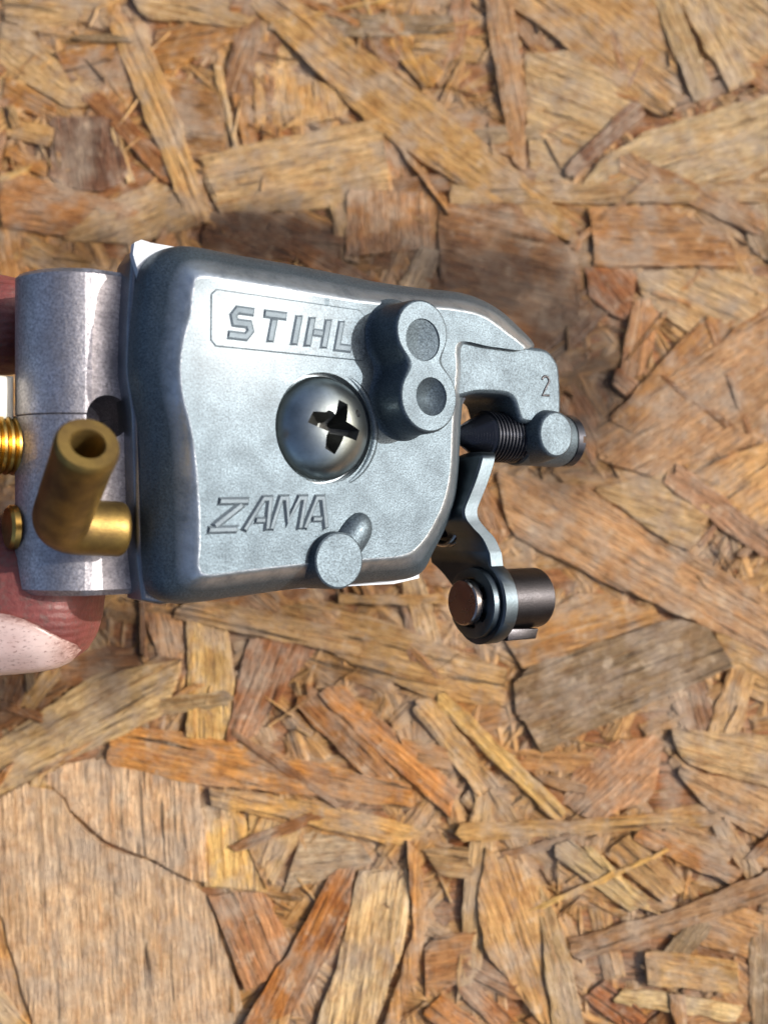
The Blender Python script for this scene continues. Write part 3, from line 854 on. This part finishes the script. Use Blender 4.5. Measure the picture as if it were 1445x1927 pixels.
# --- body: a block whose left end is rounded over, with the mould line across it
HBD = -8.2
uL = at(22, 700, HBD - 5)[0] + 0.55; uR = at(300, 700, HBD)[0]
def body_profile(dh):
    pts = [(uR, HBD - 14), (uR, HBD + dh)]
    pts += [(uL + 6.0, HBD + dh)]
    for k in range(1, 15):
        q = k / 14 * R(86)
        pts.append((uL + 5.5 * (1 - math.sin(q)), HBD + dh - 6.5 * (1 - math.cos(q))))
    pts.append((uL + 4.5, HBD - 14))
    return pts
vT = at(130, 497, HBD)[1]; vM = at(130, 776, HBD)[1]; vB = at(130, 1124, HBD)[1]
def body_rings(v0, v1, dh, bev0, bev1):
    prof_ = body_profile(dh)
    rr_ = []
    for (v, d) in ((v0, bev0), (v0 - bev0 if v1 < v0 else v0 + bev0, 0.0), (v1 + bev1 if v1 < v0 else v1 - bev1, 0.0), (v1, bev1)):
        rr_.append([(u + (d if u < uL + 4 else 0), v, h - d * 0.8) for u, h in prof_])
    return rings(rr_)
body = build('body', *body_rings(vT, vM + 0.02, 0.0, 0.45, 0.07), M_BODY, carb, smooth=40)
lower = build('body', *body_rings(vM - 0.02, vB, -0.05, 0.07, 0.5), M_BODY, carb, smooth=40)
lower.name = 'lower_body'
# the part of the body behind the cover
rb = outline([(300, 520), (760, 570), (860, 640), (835, 760), (835, 960), (760, 1060), (300, 1110)], -9.0)
V, F = prism(rb, -24, -9.2, 0.4)
build('throttle_block', V, F, M_BODY, carb, smooth=40)
# hollow beside the fuel elbow
pk = at(204, 784, HBD)
for part in (body, lower):
    cut = build('cut', *lathe([(-7, 1.7), (2, 1.95)], (pk[0], pk[1], HBD), (0, 0, 1), 32), None)
    boolean(part, [cut], smooth=40)

# --- brass fuel elbow
e0 = at(232, 996, -6.1); e1 = at(110, 990, -6.1)
tip = at(166, 834, 4.6)
bend = Vector(e1); dirT = (Vector(tip) - bend).normalized(); dirH = (bend - Vector(e0)).normalized()
path = [tuple(Vector(e0) + dirH * s) for s in (0, .12, .4, 1.0, 2.0)]
Pa = bend - dirH * 2.0; Pb = bend + dirT * 2.2
for k in range(1, 12):
    t = k / 11; path.append(tuple(Pa * (1 - t) ** 2 + bend * 2 * t * (1 - t) + Pb * t * t))
for s in (0.25, 0.5, 0.75, 0.93, 0.97, 1.0): path.append(tuple(Pb + (Vector(tip) - Pb) * s))
R_T = 2.36
rad = [R_T * .86, R_T * .95] + [R_T] * (len(path) - 5) + [R_T * 1.03, R_T * 1.01, R_T * 0.93]
# bore: walk back down inside
path += [tuple(Vector(tip) - dirT * 0.02), tuple(Vector(tip) - dirT * 0.18), tuple(Vector(tip) - dirT * 3.5)]
def tube_dir(path, rad, dirs, n=32):
    RS = []; N = None
    for p, r, d in zip(path, rad, dirs):
        d = Vector(d); 
        if N is None: N = Vector((0, 1, 0)) - d * d.y
        N = (N - d * N.dot(d)).normalized(); Bv = d.cross(N)
        RS.append([tuple(Vector(p) + (N * math.cos(2 * math.pi * k / n) + Bv * math.sin(2 * math.pi * k / n)) * r) for k in range(n)])
    return rings(RS)
rad += [1.34, 1.22, 1.15]
dirs = []
for i in range(len(path)):
    if i >= len(path) - 4: dirs.append(dirT); continue
    a = Vector(path[max(i - 1, 0)]); b = Vector(path[i + 1]); dirs.append((b - a).normalized())
build('fuel_elbow', *tube_dir(path, rad, dirs), M_BRASS, carb, smooth=45)

# --- small things on the left face
tb = at(14, 838, -15.2)
prf = []
for k in range(9):
    s = k * 0.62; prf += [(s, 2.35), (s + 0.2, 2.65), (s + 0.42, 2.65)]
build('brass_stud', *lathe(prf, (uL + 0.4, tb[1], -15.2), (-1, 0, 0), 32), M_BRASS2, carb, smooth=25)
bd = at(30, 992, -14.4)
build('brass_plug', *lathe([(0, 2.0), (0.5, 2.0), (0.75, 1.75), (0.8, 0.02)], (uL + 0.1, bd[1], -14.4), (-1, 0, 0), 32), M_BRASS2, carb)
wp = at(5, 742, -12.5)
wq = [(uL - 6, wp[1] - 2.0), (uL - 0.05, wp[1] - 2.0), (uL - 0.05, wp[1] + 1.9), (uL - 6, wp[1] + 1.9)]
V, F = prism(wq, -20, -14.2, 0.35)
build('white_spacer', V, F, M_WHITE, carb, smooth=30)
# --- arm that carries the idle screw
HA = -0.7
arm_px = [(840, 636), (930, 645), (1010, 653), (1032, 659), (1046, 676), (1053, 694), (1056, 740), (1056, 772), (1050, 796), (988, 796), (976, 782), (971, 765), (964, 749), (945, 742), (900, 740), (845, 742)]
arm_hi = resample(catmull([(x, y, 0) for x, y in arm_px], 4), 72)
armo = outline([(p[0], p[1]) for p in arm_hi], HA)
V, F = prism(armo, -8.4, HA, 0.42)
build('arm', V, F, M_CAST, carb, smooth=55)
# number cast into the arm
n2 = np.array(at(1026, 724, HA)[:2])
two = []
for k in range(9):
    q = R(170 - k * 28); two.append((n2[0] + 0.52 * math.cos(q), n2[1] + 0.55 + 0.48 * math.sin(q)))
two += [(n2[0] - 0.02, n2[1] - 0.35), (n2[0] - 0.5, n2[1] - 1.05), (n2[0] + 0.55, n2[1] - 1.0)]
V, F = tube([(x, y - 0.1, HA - 0.02) for x, y in two], 0.15, 8)
build('number', V, F, M_GUN, carb, smooth=60)
# barrel that holds the screw and the round boss on it
SV = at(960, 824, -3.6)
uB0 = at(966, 824, -3.6)[0]; uB1 = at(1052, 824, -3.6)[0]
build('screw_barrel', *lathe([(0, 2.6), (0.15, 2.9), (uB1 - uB0 - 0.5, 3.0), (uB1 - uB0, 2.8)], (uB0 + 0.15, SV[1], -3.6), (1, 0, 0), 40), M_CAST, carb, smooth=50)
ab = at(1047, 817, 0.7)
build('arm_boss', *lathe([(-5.5, 3.15), (-1.9, 3.0), (-0.7, 2.7), (0.35, 2.5), (0.58, 2.42), (0.7, 2.2)], (ab[0], ab[1], 0), (0, 0, 1), 44), M_CAST, carb, smooth=45)
# idle screw: sharp cone, thread, slotted head
uC = at(847, 812, -3.6)[0]; uT = at(908, 820, -3.6)[0]
prf = [(0, 0.03)]
nst = 16
for k in range(1, nst):
    s = (uT - uC) * k / nst; r = 2.55 * (k / nst) ** 0.82
    prf += [(s, r), (s + 0.07, r - 0.04)]
s = uT - uC; 
while uC + s < uB0 + 0.3:
    prf += [(s, 2.52), (s + 0.1, 2.72), (s + 0.24, 2.72), (s + 0.34, 2.46), (s + 0.42, 2.46)]; s += 0.47
build('idle_screw', *lathe(prf, (uC, SV[1], -3.6), (1, 0, 0), 48), M_BLACK, carb, smooth=25)
uH = uB1 + 0.2
hd = build('idle_screw_head', *lathe([(0, 2.9), (1.0, 2.95), (1.35, 2.6), (1.4, 0.02)], (uH, SV[1], -3.6), (1, 0, 0), 40), M_BLACK, carb, smooth=35)
cut = build('cut', *rings([[(uH + 0.6, SV[1] + y, h) for y, h in ((-.35, -9), (.35, -9), (.35, 2), (-.35, 2))], [(uH + 3, SV[1] + y, h) for y, h in ((-.35, -9), (.35, -9), (.35, 2), (-.35, 2))]]), None)
boolean(hd, [cut], smooth=35)

# --- throttle lever: a thick bent steel plate standing on edge, an eye at its lower end
HE = -2.4
EYE_R = 4.35
eye = at(912, 1133, HE)
lev = [  # (photo x of the front edge's left side, photo y, front edge h, depth of the plate behind it)
    (904, 850, -1.3, 2.2), (906, 853, -0.7, 3.4), (906, 860, -0.3, 4.8), (901, 880, -0.2, 5.8), (891, 910, -0.2, 6.6), (879, 940, -0.3, 7.4), (872, 960, -0.3, 8.2), (875, 977, -0.3, 9.0), (888, 994, -0.4, 9.8),
    (906, 1014, -0.5, 10.2), (919, 1042, -0.6, 10.0)]
lev = [tuple(p) for p in catmull(lev, 4, False)]
secs = []
TH = 2.0
for (x, y, hf, dep) in lev:
    u, v, _ = at(x, y, hf)
    secs.append((u, v, hf, hf - dep))
u_eye = at(950, 1142, HE + EYE_R)[0]
for k in range(0, 19):
    q = R(62 - k * (152 / 18.0))
    v = eye[1] + EYE_R * math.sin(q); hf = HE + EYE_R * math.cos(q)
    if q > 0 and k < 10: hb = min(HE - EYE_R * math.cos(q), -10.3 + 0.75 * k)
    else: hb = HE - EYE_R * math.cos(q)
    uu = secs[len(lev) - 1][0] + (u_eye - secs[len(lev) - 1][0]) * min(1, (k + 1) / 6)
    if k == 18: hf = HE + 0.25; hb = HE - 0.25
    secs.append((uu, v, hf, hb))
RS = []
for (u, v, hf, hb) in secs:
    b = min(0.22, (hf - hb) * .3)
    RS.append([(u, v, hb + b), (u, v, hf - b), (u + b, v, hf), (u + TH - b, v, hf), (u + TH, v, hf - b), (u + TH, v, hb + b), (u + TH - b, v, hb), (u + b, v, hb)])
lever = build('throttle_lever', *rings(RS), M_LEVER, carb, smooth=40)
# pin: barrel on the far side, rivet head on the near side, spring clip between
eu = u_eye
build('swivel_barrel', *lathe([(0, 3.0), (0.1, 3.22), (6.1, 3.22), (6.3, 3.05), (6.3, 2.3), (3.0, 2.2)], (eu + TH, eye[1] + 0.15, HE), (1, 0, 0), 56), M_GUN, carb, smooth=40)
tab = [(eu + TH + 0.6, eye[1] - 4.0), (eu + TH + 4.6, eye[1] - 4.05), (eu + TH + 5.0, eye[1] - 3.0), (eu + TH + 0.6, eye[1] - 2.7)]
build('barrel_tab', *prism(tab, HE - 1.2, HE + 1.9, 0.15), M_GUN, carb, smooth=30)
build('rivet_head', *lathe([(0, 1.7), (0.9, 1.7), (0.95, 1.9), (1.1, 1.95), (1.2, 2.36), (1.9, 2.36), (2.06, 2.22), (2.08, 0.02)], (eu + 0.05, eye[1] + 0.1, HE), (-1, 0, 0), 48), M_RIVET, carb, smooth=35)
# spring clip: open ring with three lugs
ring = []
for k in range(41):
    q = R(-150 + k * 300 / 40.0)
    ring.append(q)
RS = []
for q in ring:
    ro = 3.75; ri = 2.55
    for lug in (R(60), R(-60), R(0)):
        if abs(q - lug) < R(13): ri = 1.75
    c, s = math.cos(q), math.sin(q)
    RS.append([(eu - 0.05, eye[1] - c * 0 + s * ri, HE + c * ri), (eu - 0.05, eye[1] + s * ro, HE + c * ro), (eu - 0.72, eye[1] + s * (ro - .1), HE + c * (ro - .1)), (eu - 0.80, eye[1] + s * (ro - .3), HE + c * (ro - .3)), (eu - 0.80, eye[1] + s * (ri + .1), HE + c * (ri + .1)), (eu - 0.70, eye[1] + s * ri, HE + c * ri)])
build('spring_clip', *rings(RS), M_LEVER, carb, smooth=35)
# throttle shaft with its return spring, between the body and the lever
sh = at(848, 985, -6.5)
build('throttle_shaft', *lathe([(0, 1.5), (7.0, 1.5)], (sh[0] - 4.5, sh[1], -6.5), (1, 0, 0), 24), M_GUN, carb)
coil = []
for k in range(0, 24 * 4 + 1):
    q = 2 * math.pi * k / 24
    coil.append((sh[0] - 1.6 + 3.0 * k / (24 * 4), sh[1] + 2.25 * math.sin(q), -6.5 + 2.25 * math.cos(q)))
build('return_spring', *tube(coil, 0.32, 10), M_SPRING, carb, smooth=60)

# ------------------------------------------------------------------ the hand
def skin_material():
    m, nt, p = nodes('dirty_skin')
    tc = nt.nodes.new('ShaderNodeTexCoord'); v = tc.outputs['Object']
    a = add_noise(nt, v, 240, 4, 0.6); b = add_noise(nt, v, 2600, 3, 0.65); c_ = add_noise(nt, v, 1100, 3, 0.7)
    c = ramp(nt, a, [(0.3, (0.10, 0.024, 0.021)), (0.7, (0.20, 0.054, 0.046))])
    c = mix(nt, ramp(nt, b, [(0.57, 0.0), (0.67, 0.8)]), c, (0.09, 0.04, 0.035))
    c = mix(nt, ramp(nt, c_, [(0.54, 0.0), (0.68, 0.6)]), c, (0.10, 0.06, 0.05))
    nt.links.new(c, p.inputs['Base Color'])
    p.inputs['Roughness'].default_value = 0.5
    p.inputs['Subsurface Weight'].default_value = 0.12
    p.inputs['Subsurface Radius'].default_value = (0.002, 0.0008, 0.0005)
    p.inputs['Subsurface Scale'].default_value = 1.0
    bp = nt.nodes.new('ShaderNodeBump'); bp.inputs['Distance'].default_value = 0.0002; bp.inputs['Strength'].default_value = 0.5
    wv = nt.nodes.new('ShaderNodeTexWave'); wv.inputs['Scale'].default_value = 420; wv.inputs['Distortion'].default_value = 5.0
    wv.inputs['Detail'].default_value = 2; wv.inputs['Detail Scale'].default_value = 0.4; wv.bands_direction = 'Y'
    nt.links.new(v, wv.inputs['Vector'])
    nt.links.new(mth(nt, 'ADD', add_noise(nt, v, 1800, 3, 0.6), mth(nt, 'MULTIPLY', wv.outputs['Fac'], 0.35)), bp.inputs['Height'])
    nt.links.new(bp.outputs[0], p.inputs['Normal'])
    return m
def nail_material():
    m, nt, p = nodes('dirty_nail')
    tc = nt.nodes.new('ShaderNodeTexCoord'); v = tc.outputs['Object']
    mp = nt.nodes.new('ShaderNodeMapping'); mp.inputs['Scale'].default_value = (0.8, 1.8, 1.4); nt.links.new(v, mp.inputs[0])
    b = add_noise(nt, mp.outputs[0], 2200, 5, 0.75); a = add_noise(nt, v, 300, 3, 0.6)
    c = ramp(nt, a, [(0.3, (0.50, 0.345, 0.31)), (0.7, (0.62, 0.48, 0.44))])
    c = mix(nt, ramp(nt, b, [(0.555, 0.0), (0.66, 0.85)]), c, (0.13, 0.055, 0.045))
    uv = nt.nodes.new('ShaderNodeUVMap'); uv.uv_map = 'edge'
    sp = nt.nodes.new('ShaderNodeSeparateXYZ'); nt.links.new(uv.outputs[0], sp.inputs[0])
    rim = mth(nt, 'MAXIMUM', ramp(nt, sp.outputs[1], [(0.80, 0.0), (0.98, 1.0)]), ramp(nt, sp.outputs[0], [(0.90, 0.0), (0.985, 1.0)]))
    rim = mth(nt, 'MULTIPLY', rim, ramp(nt, b, [(0.30, 0.35), (0.6, 1.0)]))
    c = mix(nt, rim, c, (0.12, 0.05, 0.04))
    nt.links.new(c, p.inputs['Base Color']); p.inputs['Roughness'].default_value = 0.34
    return m
M_SKIN = skin_material(); M_NAIL = nail_material()

def hand():
    # joints in the view frame (mm): wrist, palm, five fingers
    J = {}; E = []; P = []; RD = []
    def add(p, r): P.append(p); RD.append(r); return len(P) - 1
    wrist = add((-128, -16, -16), 24)
    arm_ = add((-175, -22, -18), 27); E.append((wrist, arm_))
    palm = add((-100, -8, -20), 22); E.append((wrist, palm))
    def chain(root, pts):
        prev = root
        for p, r in pts:
            i = add(p, r); E.append((prev, i)); prev = i
    # thumb: leaves the side of the palm near the wrist, lies along the underside of the carburetor
    chain(wrist, [((-98, -24, -8), 14.0), ((-74, -18, -4), 11.0), ((-60, -12, -2), 9.6), ((-50, -8.6, -1), 8.9), ((-40, -7.6, -0.5), 8.5), ((-32, -7.6, -0.5), 8.0), ((-26.4, -7.8, -0.5), 6.6)])
    # index on the upper back edge, the others curled behind it
    chain(palm, [((-84, 14, -20), 10.5), ((-68, 20, -14), 8.2), ((-53, 20.5, -9), 6.4), ((-44, 19.2, -7), 5.8), ((-37, 18.6, -6), 5.5), ((-34, 18.4, -6), 4.4)])
    chain(palm, [((-92, 8, -32), 10.0), ((-80, 12, -38), 8.6), ((-70, 9, -34), 7.6), ((-66, 6, -28), 6.6)])
    chain(palm, [((-96, -2, -36), 9.5), ((-84, 2, -44), 8.0), ((-74, -2, -40), 7.2), ((-70, -4, -34), 6.2)])
    chain(palm, [((-100, -12, -38), 8.6), ((-90, -10, -44), 7.0), ((-80, -12, -40), 6.2), ((-77, -14, -35), 5.4)])
    me = bpy.data.meshes.new('hand')
    me.from_pydata([(x * MM, y * MM, z * MM) for x, y, z in P], E, [])
    o = bpy.data.objects.new('hand', me); COL.objects.link(o)
    sk = o.modifiers.new('skin', 'SKIN'); sk.use_smooth_shade = True
    for i, r in enumerate(RD):
        d = me.skin_vertices[0].data[i]; d.radius = (r * MM, r * MM); d.use_root = (i == 0)
    sb = o.modifiers.new('sub', 'SUBSURF'); sb.levels = 2; sb.render_levels = 2
    bpy.context.view_layer.update()
    dg = bpy.context.evaluated_depsgraph_get()
    m2 = bpy.data.meshes.new_from_object(o.evaluated_get(dg)); m2.name = 'hand'
    o.modifiers.clear(); o.data = m2; m2.materials.clear(); m2.materials.append(M_SKIN)
    o.matrix_world = VIEW
    tag(o, 'bare hand with grimy fingers gripping the carburetor from the side', 'hand')
    # nail of the thumb: a curved plate laid on the finger, facing down and towards the lens
    from mathutils.bvhtree import BVHTree
    bvh = BVHTree.FromPolygons([v.co.copy() for v in m2.vertices], [tuple(p.vertices) for p in m2.polygons])
    V = []; F = []; nu, nv = 20, 12
    for i in range(nu + 1):
        s = i / nu
        w = math.sqrt(max(0.0, 1 - max(0.0, (s - 0.70) / 0.303) ** 2.3)) * 0.97 + 0.03
        for k in range(nv + 1):
            q = k / nv * 2 - 1
            ang = R(-45) - R(20) * (1 - w) + q * w * R(37)
            x = -52 + 23.3 * s
            ax_ = Vector((x, -7.7, -0.6)) * MM; dr = Vector((0.10 * s, math.sin(ang), math.cos(ang))).normalized()
            hit = bvh.ray_cast(ax_ + dr * 0.03, -dr)
            pnt = (hit[0] if hit[0] is not None else ax_ + dr * 0.008) / MM + dr * (0.10 + 0.16 * s * s - 0.10 * q ** 4)
            V.append(tuple(pnt))
    for i in range(nu):
        for k in range(nv):
            a = i * (nv + 1) + k; F.append((a, a + 1, a + nv + 2, a + nv + 1))
    nl = build('fingernail', V, F, M_NAIL, o, smooth=60)
    uvl = nl.data.uv_layers.new(name='edge')
    for lp in nl.data.loops:
        i_, k_ = divmod(lp.vertex_index, nv + 1); uvl.data[lp.index].uv = (i_ / nu, abs(k_ / nv * 2 - 1))
    sd = nl.modifiers.new('thick', 'SOLIDIFY'); sd.thickness = 0.0004; sd.offset = 0
    return o
hand()
